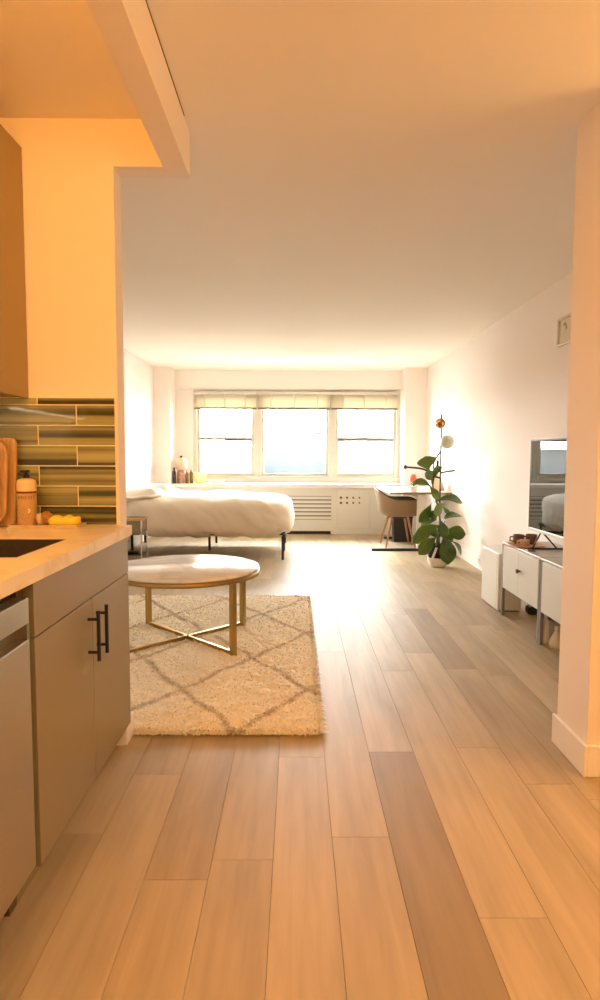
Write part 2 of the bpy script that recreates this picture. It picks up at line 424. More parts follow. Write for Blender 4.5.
# window wall: two piers, recess with header, sides and parapet
YP, YW = 9.24, 9.66
wb = MB().box(-2.1037, -1.865, YP, 9.8, 0, H).box(1.60, 1.925, YP, 9.8, 0, H)
wb.box(-1.865, 1.60, 9.60, 9.8, 2.205, H)
wb.box(-1.865, -1.60, YW, 9.8, 0, 2.205).box(-1.6, 1.6, YW, 9.8, 2.172, 2.205).box(-1.6, 1.6, YW, 9.8, 0, .832)
struct(wb.build('wall_back', M['paint']), 'window wall with a pier at each side', 'wall')
struct(MB().box(-1.865, 1.60, 9.585, 9.60, 2.190, 2.206).build('trim_2', M['trim']), 'thin white moulding under the window header', 'trim')

def base(name, x0, x1, y0, y1, lab, h=.121):
    struct(MB().box(x0, x1, y0, y1, 0, h).build(name, M['trim'], bevel=.004), lab, 'baseboard')
base('baseboard_hall', 1.0724, 1.0874, 2.2267, 2.5224, 'white baseboard on the inner face of the wall end')
base('baseboard_hall_front', 1.0874, 3.2, 2.2267, 2.2417, 'white baseboard on the near face of the wall end')
base('baseboard_right', 1.911, 1.925, 2.53, 9.24, 'white baseboard along the television wall')
base('baseboard_left', -2.1037, -2.09, 2.578, 9.24, 'white baseboard along the bedside wall')
base('baseboard_kitchen', -.708, -.694, 2.480, 2.592, 'white baseboard on the kitchen wall end', .10)

# windows
def window(n, x0, x1, hung, lab):
    z0, z1 = .832, 2.172
    fr = MB()
    w = .055
    fr.box(x0, x0 + w, 9.655, 9.76, z0, z1).box(x1 - w, x1, 9.655, 9.76, z0, z1).box(x0 + w, x1 - w, 9.655, 9.76, z1 - .06, z1).box(x0 + w, x1 - w, 9.655, 9.76, z0, z0 + .03)
    f = fr.build('window_%d' % n, M['frame'], bevel=.004)
    struct(f, lab, 'window')
    def sash(a, b, c, d, y, t=.04):
        s = MB().box(a, a + t, y, y + .03, c, d).box(b - t, b, y, y + .03, c, d).box(a + t, b - t, y, y + .03, d - t, d).box(a + t, b - t, y, y + .03, c, c + t)
        so = s.build('sash', M['frame'], f, bevel=.003)
        p = MB().box(a + t, b - t, y + .012, y + .017, c + t, d - t); p.build('pane', M['glass'], so)
    a, b = x0 + w, x1 - w
    if hung:
        sash(a, b, 1.415, z1 - .06, 9.715, .045)
        sash(a + .004, b - .004, z0 + .03, 1.455, 9.68, .045)
        MB().box(a + .045, b - .045, 9.668, 9.682, 1.41, 1.43).build('lift_rail', M['bluegrey'], f)
        MB().box((a + b) / 2 - .03, (a + b) / 2 + .03, 9.665, 9.70, 1.455, 1.472).build('latch', M['frame'], f)
    else:
        sash(a, b, z0 + .03, z1 - .06, 9.70, .035)
    MB().box(a, b, 9.64, 9.70, z0 - .002, z0 + .03).build('bottom_rail', M['frame'], f, bevel=.003)
window(1, -1.60, -.60, True, 'left double-hung window, one sash up one down')
window(2, -.60, .545, False, 'wide fixed middle window pane')
window(3, .545, 1.60, True, 'right double-hung window beside the pier')
struct(MB().box(-1.865, 1.60, 9.19, 9.66, .700, .757).build('window_sill', M['trim'], bevel=.006), 'long white window ledge above the radiator cover', 'window sill')

# blinds
for i, (a, b, lab) in enumerate([(-1.575, -.618, 'raised cream slatted blind over the left double-hung window'), (-.595, .515, 'raised cream slatted blind over the wide middle window'), (.525, 1.545, 'raised cream slatted blind over the right double-hung window')]):
    t = thing('window_blind', ((a + b) / 2, 9.61, 1.88), lab, 'blind', 'raised blinds')
    MB().box(a, b, 9.585, 9.635, 2.105, 2.15).build('headrail', M['frame'], t, bevel=.003)
    s = MB()
    for k in range(22):
        z = 1.912 + k * .0088
        s.add([(a + .006, 9.588, z), (b - .006, 9.588, z), (b - .006, 9.61, z + .005), (a + .006, 9.61, z + .005), (a + .006, 9.632, z), (b - .006, 9.632, z)], [(0, 1, 2, 3), (3, 2, 5, 4)])
    s.build('slats', M['slat'], t, solid=.003)
    MB().box(a, b, 9.586, 9.634, 1.882, 1.909).build('bottom_rail', mat('blind_rail_%d' % i, (.17, .15, .10, 1), .5), t, bevel=.004)
    for q in (.18, .5, .82):
        x = a + (b - a) * q
        MB().box(x - .010, x + .010, 9.581, 9.586, 1.90, 2.12).build('ladder_tape', M['slat'], t)

# ------------------------------------------------------------------ kitchen
# backsplash tiles
b_ = MB(); b_.ct = (.1, .1, 0)
rows = [(.9155, .9885), (.9915, 1.0685), (1.0715, 1.1485), (1.1515, 1.2285), (1.2315, 1.3085), (1.3115, 1.3885), (1.3915, 1.417)]
for i, (z0, z1) in enumerate(rows):
    x = -.717; first = .1525 if i % 2 == 1 else .305
    w = first
    while x > -1.335:
        x0 = max(x - w, -1.338)
        b_.ct = (.5, R.random(), 0)
        ty = R.uniform(-.0006, .0006)
        b_.box(x0 + .0021, x - .0021, 2.4700 + ty, 2.4755, z0 + .0006, z1 - .0006)
        x -= w; w = .305
bs = b_.build('backsplash', M['tile'], bevel=.0015)
tag(bs, 'olive glass subway tiles covering the kitchen end wall above the worktop', 'tiles')
MB().box(-1.338, -.712, 2.4722, 2.4779, .914, 1.421).build('grout', M['grout'], bs)

# countertop with sink cut-out
SX0, SX1, SY0, SY1 = -1.19, -.766, 1.69, 2.062
c = MB()
X0, X1, Y0, Y1 = -1.338, -.658, -.4, 2.4715
c.box(X0, SX0, Y0, Y1, .875, .914).box(SX1, X1, Y0, Y1, .875, .914).box(SX0, SX1, Y0, SY0, .875, .914).box(SX0, SX1, SY1, Y1, .875, .914)
def weld(o, d=1e-4):
    bm = bmesh.new(); bm.from_mesh(o.data); bmesh.ops.remove_doubles(bm, verts=bm.verts, dist=d); bm.to_mesh(o.data); bm.free()
tag(c.build('countertop', M['counter']), 'beige quartz kitchen worktop with a sink cut into it', 'countertop')
sk = thing('kitchen_sink', ((SX0 + SX1) / 2, (SY0 + SY1) / 2, .68), 'dark brown sink bowl set under the beige worktop', 'sink')
s = MB(); t_ = .008
zt_ = .9130; a_, b__, c_, d_ = SX0 + .0005, SX1 - .0005, SY0 + .0005, SY1 - .0005
s.box(a_, a_ + t_, c_, d_, .69, zt_).box(b__ - t_, b__, c_, d_, .69, zt_).box(a_ + t_, b__ - t_, c_, c_ + t_, .69, zt_).box(a_ + t_, b__ - t_, d_ - t_, d_, .69, zt_).box(a_, b__, c_, d_, .682, .69)
s.build('bowl', M['sinksteel'], sk)
MB().lathe([(.001, .692), (.03, .692), (.036, .690), (.04, .6905)], ((SX0 + SX1) / 2, (SY0 + SY1) / 2, 0), 24).build('drain', M['chrome'], sk)

# sink base cabinet
cb = thing('sink_cabinet', (-1.0, 2.026, 0), 'greige base cabinet with two doors and black bar handles', 'cabinet')
XF = -.676
k = MB()
k.box(-1.335, XF - .02, 1.577, 1.595, .1, .872).box(-1.335, XF - .02, 2.456, 2.474, .1, .872).box(-1.335, XF - .02, 1.595, 2.456, .1, .118).box(-1.335, -1.32, 1.595, 2.456, .118, .872)
k.build('body', M['greige'], cb)
MB().box(XF - .02, XF, 1.578, 2.472, .7245, .871).build('false_drawer_front', M['greige'], cb, bevel=.0015)
MB().box(-.80, -.742, 1.577, 2.474, 0, .1).build('toe_kick', M['greige'], cb)
for i, (a, b, hy) in enumerate([(1.578, 2.0285, 1.985), (2.0315, 2.472, 2.070)]):
    d = MB().box(XF - .02, XF, a, b, .103, .7205).build('door', M['greige'], cb, bevel=.0015)
    h = MB(); xh = XF + .034
    h.tube([(xh, hy, .525), (xh, hy, .690)], .0062, 12)
    for z in (.553, .662): h.tube([(XF - .001, hy, z), (xh, hy, z)], .0050, 10)
    hd = h.build('handle', M['black'], d); hd['label'] = 'black bar handle'

# dishwasher
dw = thing('dishwasher', (-.97, 1.22, 0), 'stainless steel dishwasher with a pocket handle under the worktop', 'dishwasher')
XD = -.665
MB().box(-1.30, XD - .045, .925, 1.527, .115, .862).build('tub', M['dark'], dw)
MB().box(XD - .04, XD, .93, 1.524, .145, .738).build('door', M['steel'], dw, bevel=.003)
MB().box(XD - .04, XD, .93, 1.524, .778, .842).build('control_panel', M['steel'], dw, bevel=.002)
p = MB().box(XD - .04, XD - .026, .93, 1.524, .738, .778).box(XD - .026, XD, 1.508, 1.524, .738, .778).box(XD - .026, XD, .93, .946, .738, .778)
p.build('pocket_handle', mat('pocket_steel', (.30, .26, .20, 1), .4, 1.), dw)
MB().box(-1.2, -.76, .93, 1.524, 0, .115).build('toe_kick', M['dark'], dw)
f_ = MB().box(-1.335, -.70, 1.531, 1.573, .1, .872).box(-1.335, -.742, 1.531, 1.573, 0, .1)  # recessed filler; the dark of the gap is put into its colour
tag(f_.build('filler_panel', mat('filler_gap_shade', (.10, .065, .035, 1), .5)), 'narrow filler strip between dishwasher and greige cabinet, gap shade in its colour', 'panel')
# run of base cabinet nearer the viewer keeps the worktop supported
nb = thing('base_cabinet', (-1.0, .26, 0), 'greige base cabinet on the near side of the dishwasher', 'cabinet')
MB().box(-1.335, -.70, -.38, .92, .1, .873).build('body', M['greige'], nb)
MB().box(-.697, XF, -.38, .915, .103, .871).build('door', M['greige'], nb, bevel=.002)
MB().box(-1.335, -.742, -.38, .92, 0, .1).build('toe_kick', M['greige'], nb)

# upper cabinet
uc = thing('wall_cabinet', (-1.2, 1.5, 1.417), 'tan kitchen wall cabinet hung over the end of the worktop', 'cabinet')
MB().box(-1.338, -1.077, .5, 2.473, 1.420, 2.366).build('body', M['tancab'], uc)
for a, b in ((.5, 1.150), (1.153, 1.81), (1.813, 2.473)):
    MB().box(-1.077, -1.0555, a, b, 1.416, 2.366).build('door', M['tancab'], uc, bevel=.0015)
ul = thing('under_cabinet_light', (-1.22, 1.9, 1.40), 'slim light bar under the tan wall cabinet', 'lamp')
MB().box(-1.30, -1.25, 1.2, 2.15, 1.404, 1.4195).build('housing', M['white'], ul, bevel=.002)
MB().box(-1.293, -1.257, 1.22, 2.13, 1.400, 1.4045).build('diffuser', M['ledlamp'], ul)

# cutting boards leaning against the tiles
def board(cx, w, h, rad, y, tilt, th, m, lab, z0=.9142):
    pts = []
    for (qx, qz, a0) in ((w / 2 - rad, rad, -90), (w / 2 - rad, h - rad, 0), (-w / 2 + rad, h - rad, 90), (-w / 2 + rad, rad, 180)):
        for i in range(7):
            a = math.radians(a0 + 15 * i); pts.append((qx + rad * math.cos(a), qz + rad * math.sin(a)))
    b = MB(); b.prism(pts, 'y', -th, 0)
    mt = Matrix.Translation((cx, y, z0)) @ Matrix.Rotation(-tilt, 4, 'X')
    b.v = [tuple(mt @ Vector(v)) for v in b.v]
    zmin = min(v[2] for v in b.v); b.v = [(v[0], v[1], v[2] - zmin + z0) for v in b.v]
    tag(b.build('cutting_board', m, bevel=.004), lab, 'cutting board', 'cutting boards by the sink')
board(-1.206, .215, .345, .022, 2.438, math.radians(4), .020, M['wood3'], 'square-cornered golden cutting board, rearmost of the three leaning on tiles')
board(-1.215, .20, .350, .075, 2.392, math.radians(5), .018, M['wood1'], 'round-cornered honey cutting board between the other two boards')
board(-1.225, .180, .345, .08, 2.352, math.radians(6), .016, M['wood2'], 'pinkish round-cornered cutting board, front one of the three')

# tray with soap, brush and sponge
tr = MB()
tr.box(-1.095, -.832, 2.345, 2.452, .9142, .919)
for (a, b, c0, d0) in ((-1.095, -.832, 2.345, 2.352), (-1.095, -.832, 2.445, 2.452), (-1.095, -1.088, 2.352, 2.445), (-.839, -.832, 2.352, 2.445)): tr.box(a, b, c0, d0, .919, .927)
tag(tr.build('soap_tray', M['traybeige']), 'low beige tray on the worktop under the soap bottle', 'tray')
so = thing('soap_bottle', (-1.045, 2.398, .9192), 'cream and tan soap bottle with a black pump on the tray', 'bottle')
cx, cy = -1.042, 2.398
MB().lathe([(.001, .9195), (.033, .9195), (.036, .924), (.036, 1.046)], (cx, cy, 0), 32).build('label_body', mat('tan_label', (.56, .36, .17, 1), .5), so)
MB().lathe([(.0361, 1.046), (.0364, 1.054)], (cx, cy, 0), 32).build('label_band', mat('red_brown_band', (.16, .035, .015, 1), .5), so)
MB().lathe([(.036, 1.054), (.036, 1.084), (.033, 1.096), (.022, 1.102), (.012, 1.104), (.001, 1.104)], (cx, cy, 0), 32).build('shoulder', mat('cream_plastic', (.80, .58, .30, 1), .35), so)
pu = MB().lathe([(.012, 1.104), (.0125, 1.115), (.006, 1.117), (.006, 1.125)], (cx, cy, 0), 20)
pu.box(cx - .011, cx + .011, cy - .03, cy + .011, 1.124, 1.135)
pu.build('pump', M['black'], so, bevel=.002)
lettering('lettering', 'PREVIT', .0200, (cx + .0368 * math.sin(.40), cy - .0368 * math.cos(.40), 1.030), (PI / 2, 0, .40), M['ink'], so)
em = MB()
for q in range(8):
    a = q * PI / 4
    em.sphere((cx + .018 + .006 * math.cos(a), cy - .0315, .980 + .006 * math.sin(a)), .003, 10, (1, .4, 1))
em.build('flower_emblem', mat('emblem_white', (.85, .72, .5, 1), .5), so)
em2 = MB()
for q in range(26):
    a = q * 2.4; r_ = .0055 * math.sqrt(q) 
    if abs(r_) < .03: em2.sphere((cx + r_ * .9 * math.cos(a), cy - math.sqrt(max(.036 ** 2 - (r_ * .9 * math.cos(a)) ** 2, 0)), .968 + r_ * math.sin(a) * .9), .0022, 8, (1, .4, 1))
em2.build('leaf_print', mat('print_brown', (.36, .20, .08, 1), .6), so)

br = thing('dish_brush', (-.982, 2.40, .9192), 'small round wooden dish brush between soap and sponge', 'brush')
MB().lathe([(.001, .0), (.024, .0), (.027, .006), (.027, .014), (.024, .022), (.016, .029), (.008, .032), (.001, .033)], (-.978, 2.40, .947), 24, mtx=Matrix.Rotation(math.radians(75), 3, 'Y')).build('head', mat('brush_head_wood', (.36, .17, .05, 1), .45, var=.25, vscale=60), br)
MB().lathe([(.001, -.020), (.027, -.020), (.022, .0), (.001, 0)], (-.978, 2.40, .947), 24, wob=lambda a, z: 1 + .06 * math.sin(a * 13), mtx=Matrix.Rotation(math.radians(75), 3, 'Y')).build('bristles', M['bristle'], br)

def sp_disp(q, p):
    q = q.copy()
    if p.z > 0: q.z += .004 * math.sin((q.x * 140)) * (1 - abs(p.y) ** 4)
    q += Vector((noise.noise(q * 60), noise.noise(q * 60 + Vector((9, 0, 0))), noise.noise(q * 60 + Vector((0, 9, 0))))) * .0025
    return q
tag(MB().superbox((-.897, 2.395, .9385), (.058, .034, .0185), 4, (44, 16, 10), sp_disp).build('sponge', M['yellow']), 'bright yellow wavy sponge lying on the beige tray', 'sponge')

# ------------------------------------------------------------------ rug
RX0, RX1, RY0, RY1 = -1.47, .098, 2.575, 5.13
rg = thing('rug', ((RX0 + RX1) / 2, (RY0 + RY1) / 2, 0), 'shaggy cream rug with a grey diamond lattice under the coffee table', 'rug')
MB().box(RX0, RX1, RY0, RY1, .001, .010).build('backing', mat('rug_backing', (.45, .36, .24, 1), .9), rg)
pl = MB(); PN = []; RR = random.Random(3)
def lattice(x, y):
    x += .02 * noise.noise(Vector((x * 5, y * 5, 0))); y += .03 * noise.noise(Vector((x * 5, y * 5, 4)))
    u = (x + .253) / .64; v = (y - 3.04) / .97
    d = min(abs(((u + v) % 1) - .5), abs(((u - v) % 1) - .5))
    return 1. if d < .022 + .012 * noise.noise(Vector((x * 22, y * 22, 2))) else (.4 if d < .042 else 0.)
def tuft(x, y):
    V3 = Vector
    a = noise.noise(V3((x * 38, y * 38, 1.7))); b = noise.noise(V3((x * 85, y * 85, 3.1))); c_ = noise.noise(V3((x * 9, y * 9, 6.2)))
    d, _ = noise.voronoi(V3((x * 30 + a * .6, y * 30 + b * .6, 0)))
    return .025 + .006 * a + .0022 * b + .008 * c_ - .009 * min(1, d[0]) ** 1.5
nx, ny = 240, 390
gv = []; gt = []
for j in range(ny + 1):
    for i in range(nx + 1):
        x = RX0 + (RX1 - RX0) * i / nx; y = RY0 + (RY1 - RY0) * j / ny
        e = min(i, nx - i, j, ny - j)
        jx, jy = RR.uniform(-.0025, .0025), RR.uniform(-.0025, .0025)
        z = tuft(x, y) + RR.uniform(-.0010, .0010)
        if e == 0:
            z = .006
            w_ = .012 * noise.noise(Vector((x * 30, y * 30, 9))) + .008
            if i == 0: jx -= w_
            if i == nx: jx += w_
            if j == 0: jy -= w_
            if j == ny: jy += w_
        elif e == 1: z *= .75
        gv.append((x + jx, y + jy, z)); gt.append(lattice(x, y))
b0 = len(pl.v); pl.v += gv
for j in range(ny):
    for i in range(nx):
        a = j * (nx + 1) + i
        t = (gt[a] + gt[a + 1] + gt[a + nx + 1] + gt[a + nx + 2]) / 4
        pl.f.append((b0 + a, b0 + a + 1, b0 + a + nx + 2, b0 + a + nx + 1)); pl.sm.append(True)
        pl.tone.append((max(.001, min(1, t * .9 + RR.uniform(-.06, .10))), RR.random(), 0))
for i in range(15000):
    x = RR.uniform(RX0, RX1); y = RY0 + (RY1 - RY0) * RR.random() ** 1.5
    edge = i % 6 == 0
    out = Vector((0, 0, 0))
    if edge:
        if RR.random() < .4: y = RY0 + RR.uniform(-.006, .008); out = Vector((0, -.016, 0))
        else: x = RX1 + RR.uniform(-.008, .006); out = Vector((.016, 0, 0))
    a = RR.uniform(0, 2 * PI)
    lean = Vector((math.cos(a), math.sin(a), 0)) * RR.uniform(.008, .024) + out
    z0 = .008 if edge else tuft(x, y) - .004
    h_ = RR.uniform(.007, .016); w = RR.uniform(.0025, .0045); wd = Vector((math.cos(a + 1.57), math.sin(a + 1.57), 0)) * w
    p0 = Vector((x, y, z0)); p1 = p0 + lean * .5 + Vector((0, 0, h_ * .8)); p2 = p0 + lean * 1.1 + Vector((0, 0, h_ * (.5 if edge else .8)))
    pl.ct = (max(.001, min(1, lattice(x, y) * .9 + RR.uniform(-.08, .1))), RR.random(), 0)
    pl.add([p0 - wd, p0 + wd, p1 + wd, p1 - wd, p2], [(0, 1, 2, 3), (3, 2, 4)], True)
po = pl.build('pile', M['pile'], rg); po['kind'] = 'stuff'

# ------------------------------------------------------------------ coffee table
CX, CY = -.6956, 3.905
ct = thing('coffee_table', (CX, CY, .012), 'round marble coffee table with gold frame standing on the shaggy rug', 'table')
MB().lathe([(.001, 0.470), (.453, 0.470), (.4575, 0.473), (.4575, 0.485), (.453, 0.489), (.001, 0.489)], (CX, CY, 0), 96).build('tabletop', M['marble'], ct)
MB().lathe([(.440, 0.442), (.4615, 0.442), (.4615, 0.468), (.440, 0.468), (.440, 0.442)], (CX, CY, 0), 96).build('rim', M['brass'], ct)
hs = .338
for sx in (-1, 1):
    for sy in (-1, 1):
        x, y = CX + sx * (hs - .013), CY + sy * (hs - .013)
        m4 = Matrix.Translation((x, y, 0)) @ Matrix.Rotation(math.radians(45), 4, 'Z')
        MB().box(-.016, .016, -.016, .016, .012, .444, m4).build('leg', M['brass'], ct, bevel=.002)
for ang in (45, -45):
    m4 = Matrix.Translation((CX, CY, 0)) @ Matrix.Rotation(math.radians(ang), 4, 'Z')
    MB().box(-.445, .445, -.010, .010, .016 + (.0 if ang > 0 else .0), .042, m4).build('cross_bar', M['brass'], ct, bevel=.002)

# ------------------------------------------------------------------ bed
bd = thing('bed', (-1.08, 7.66, 0), 'low bed on a black metal frame against the white side wall', 'bed')
BX0, BX1, BY0, BY1 = -2.06, -.13, 6.985, 8.35
f = MB()
f.box(BX0, BX1, BY0 + .14, BY0 + .17, .265, .30).box(BX0, BX1, BY1 - .03, BY1, .245, .285).box(BX0, BX0 + .03, BY0 + .03, BY1 - .03, .245, .285).box(BX1 - .03, BX1, BY0 + .03, BY1 - .03, .245, .285)
f.box(BX0 + .03, BX1 - .03, 7.645, 7.675, .245, .285)
for k in range(9): f.box(-1.95 + k * .22, -1.93 + k * .22, BY0 + .17, BY1 - .03, .272, .284)
f.build('bed_frame', M['black'], bd)
for (x, y) in ((BX1 - .025, BY0 + .02), (BX1 - .025, BY1 - .02), (BX0 + .02, BY0 + .02), (BX0 + .02, BY1 - .02), (-1.08, 7.66), (BX1 - .025, 7.66), (BX0 + .02, 7.66), (-1.08, BY1 - .02)):
    MB().tube([(x, y, 0), (x, y, .27)], .0150, 14).build('leg', M['black'], bd)
def mt_d(q, p): return q
MB().superbox((-1.085, 7.66, .40), (.96, .685, .115), 8, (30, 22, 8)).build('mattress', M['matt'], bd)
def duv(q, p):
    q = q.copy()
    w = Vector((q.x + 3, q.y + 7, q.z))
    n1 = noise.noise(w * 2.2); n2 = noise.noise(Vector((w.x * 5 + w.z * 3, w.y * 3, w.z * 5))); n3 = noise.ridged_multi_fractal(Vector((w.x * 4.5 + w.z * 5, w.y * 2.5, w.z * 2.5)), .9, 2.1, 3, 1., 2.) - 1.0
    d = .030 * n1 + .022 * n2
    nrm = Vector((q.x / .98 ** 2, q.y / .7 ** 2, q.z / .2 ** 2)).normalized()
    side = 1 - max(0, p.z) ** 4
    q += nrm * (d * (1. if p.z > 0.9 else .7) + .026 * n3 * (side if p.z < .99 else .5))
    fm = max(0, min(1, (.25 - q.x) / .6)) * max(0, 1 - abs(p.z) ** 3) * (1 if p.y < -.9 else .4)
    q += nrm * (.020 * fm * math.sin(17 * q.x + 9 * q.z + 5 * noise.noise(w * 3)) * (.5 + noise.noise(w * 4 + Vector((3, 1, 2)))))
    if p.z < 0 :                                     # the hem hangs, flares and waves
        q.z += .03 * noise.noise(Vector((w.x * 3, w.y * 3, 2)))
    if q.x > .55: q.z += -.045 * ((q.x - .55) / .45) ** 2 * (1 if p.z < .5 else 0) ; 
    if q.x < -.45 and p.z > 0: q.z += .05 * min(1, (-.45 - q.x) / .35)
    return q
tag(MB().superbox((-1.035, 7.66, .472), (.995, .745, .243), 4.2, (70, 50, 16), duv).build('duvet', M['linen']), 'puffy cream duvet hanging over the edge of the bed', 'duvet')
def pil(q, p):
    q = q.copy(); e = max(abs(p.x), abs(p.y)); q.z *= (1 - .75 * max(0, e - .3) ** 2 / .49)
    q += Vector((0, 0, .02 * noise.noise(q * 6 + Vector((5, 5, 5)))))
    return q
for (y, lab, tz) in ((7.33, 'plump cream pillow on the near side of the bed head', .700), (8.0, 'plump cream pillow on the window side of the bed head', .710)):
    o = MB().superbox((0, 0, 0), (.26, .33, .10), 3.2, (24, 24, 8), pil).build('pillow', M['linen'], origin=(0, 0, 0))
    o.location = (-1.80, y, tz); o.rotation_euler = (0, math.radians(-4), 0)
    tag(o, lab, 'pillow', 'pillows on the bed')

# bedside table: glass box tier on thin chrome legs under a brass tray top
bt = thing('bedside_table', (-1.70, 6.42, 0), 'small bedside table with gold tray top and glass tier before the bed', 'table')
x0, x1, y0, y1 = -1.86, -1.575, 6.30, 6.56
tp = MB().box(x0, x1, y0, y1, .515, .523)
for (a, b, c0, d0) in ((x0, x1, y0, y0 + .008), (x0, x1, y1 - .008, y1), (x0, x0 + .008, y0 + .008, y1 - .008), (x1 - .008, x1, y0 + .008, y1 - .008)): tp.box(a, b, c0, d0, .523, .536)
tp.build('tray_top', M['brass'], bt)
MB().box(x0 + .012, x1 - .012, y0 + .012, y1 - .012, .385, .513).build('glass_tier', mat('smoked_glass_box', (.24, .19, .10, 1), .08, .6), bt, bevel=.002)
for x in (x0 + .008, x1 - .008):
    for y in (y0 + .008, y1 - .008): MB().tube([(x, y, 0), (x, y, .515)], .0085, 10).build('leg', M['chrome'], bt)
sh = MB().box(x0 + .012, x1 - .012, y0 + .012, y1 - .012, .16, .166); sh.build('lower_shelf', M['clear'], bt)

# ------------------------------------------------------------------ radiator cover with cupboards
rc = thing('radiator_cover', (-.13, 9.4, 0), 'long white radiator cover with slatted grille and cupboards under the window', 'radiator cover')
YR = 9.255
g = MB()
g.box(-1.86, -1.30, YR, 9.655, .05, .698).box(.52, .604, YR, 9.655, .05, .698)
g.box(-1.30, .52, YR, YR + .02, .576, .698).box(-1.30, .52, YR, YR + .02, .05, .218).box(-1.30, .52, YR + .12, YR + .14, .05, .698)
g.box(.604, 1.598, YR + .022, 9.655, .05, .698).box(.52, 1.598, YR + .005, 9.655, 0, .085)
g.build('body', M['white'], rc)
gr = MB()
for k in range(6):
    z = .218 + k * .0597
    gr.box(-1.30, .52, YR + .002, YR + .016, z + .008, z + .052)
gr.build('grille', M['white'], rc, bevel=.003)
MB().box(-1.30, .52, YR + .03, YR + .045, .218, .576).build('grille_gap_shade', mat('grille_shadow_brown', (.12, .09, .06, 1), .8), rc)  # dark panel added so the gaps between slats look shaded
MB().box(-1.86, .515, YR + .03, YR + .05, 0, .05).build('toe_gap_shade', M['dark'], rc)  # dark box in the toe recess, shade put into its colour
holes = MB()
for (a, b) in ((.608, 1.094), (1.099, 1.594)):
    d = MB().box(a, b, YR, YR + .02, .088, .682).build('door', M['white'], rc, bevel=.003)
    if a < 1:
        vh = mat('vent_hole_shade', (.16, .12, .08, 1), .8)  # solid discs; the shade inside each hole is this colour
        for r_ in range(2):
            for q in range(4):
                hx, hz = .664 + q * .092, .553 - r_ * .078
                MB().lathe([(.001, 0), (.019 - q * .002, 0), (.019 - q * .002, -.004), (.001, -.004)], (hx, YR - .0005, hz), 18, mtx=Matrix.Rotation(PI / 2, 3, 'X')).build('vent_hole', vh, d)
# ornaments on the ledge
jz = .7572
j = thing('patterned_jar', (-1.735, 9.36, jz), 'tall blush patterned jar with a round cream lid on the window ledge', 'jar')
MB().lathe([(.001, jz), (.058, jz), (.066, jz + .02), (.066, jz + .15), (.055, jz + .185), (.04, jz + .2)], (-1.735, 9.36, 0), 28).build('body', mat('blush_pattern', (.40, .20, .13, 1), .5, var=.7, vscale=45), j)
MB().lathe([(.042, jz + .2), (.085, jz + .215), (.092, jz + .26), (.09, jz + .33), (.07, jz + .375), (.02, jz + .385), (.001, jz + .385)], (-1.735, 9.36, 0), 28, wob=lambda a, z: 1 + .03 * math.cos(6 * a)).build('lid', M['peach'], j)
MB().sphere((-1.735, 9.36, jz + .397), .02, 14).build('knob', M['black'], j)
def bottle(x, y, r, h, m, mc, lab):
    b = thing('glass_bottle', (x, y, jz), lab, 'bottle', 'bottles on the window ledge')
    MB().lathe([(.001, jz), (r, jz), (r, jz + h * .72), (r * .45, jz + h * .83), (r * .4, jz + h * .9)], (x, y, 0), 20).build('body', m, b)
    MB().lathe([(r * .55, jz + h * .9), (r * .55, jz + h), (.001, jz + h)], (x, y, 0), 16).build('cap', mc, b)
bottle(-1.832, 9.31, .026, .235, mat('dark_glass', (.05, .045, .05, 1), .15), M['black'], 'slim dark bottle behind the blush jar, nearest the pier')
bottle(-1.64, 9.31, .026, .20, mat('brown_bottle_glass', (.20, .10, .02, 1), .15), M['pinkclay'], 'small brown bottle between the blush jar and olive bottle')
bottle(-1.583, 9.35, .028, .215, mat('olive_bottle_glass', (.17, .14, .01, 1), .15), M['peach'], 'small olive bottle beside the yellow glass dish')
yd = MB().lathe([(.001, jz), (.055, jz), (.075, jz + .03), (.095, jz + .16), (.092, jz + .165), (.068, jz + .04), (.05, jz + .012), (.001, jz + .012)], (-1.45, 9.38, 0), 28)
tag(yd.build('glass_bowl', M['yglass']), 'yellow glass bowl on the window ledge right of the bottles', 'bowl')
ydd = MB().lathe([(.001, jz), (.10, jz), (.13, jz + .05), (.125, jz + .055), (.095, jz + .012), (.001, jz + .010)], (-1.20, 9.38, 0), 28)
tag(ydd.build('glass_dish', M['yglass']), 'low yellow glass dish on the window ledge under the left window', 'dish')

# ------------------------------------------------------------------ desk corner
dk = thing('desk', (1.52, 8.2, 0), 'standing desk with brown-edged top and white column leg near the window', 'desk')
dtop = MB().box(1.15, 1.905, 7.60, 8.95, .715, .738).build('desktop', M['white'], dk, bevel=.003)
MB().box(1.147, 1.905, 7.592, 7.60, .712, .736).build('edge_strip', M['deskwood'], dk)
for y in (7.68, 8.80):
    MB().box(1.50, 1.60, y - .035, y + .035, .03, .70).build('leg', M['white'], dk, bevel=.004)
    MB().box(.94 if y < 8 else 1.25, 1.80, y - .03, y + .03, .0, .03).build('foot', M['black'], dk, bevel=.004)
MB().box(1.52, 1.58, 7.70, 8.78, .66, .712).build('crossbeam', M['white'], dk)

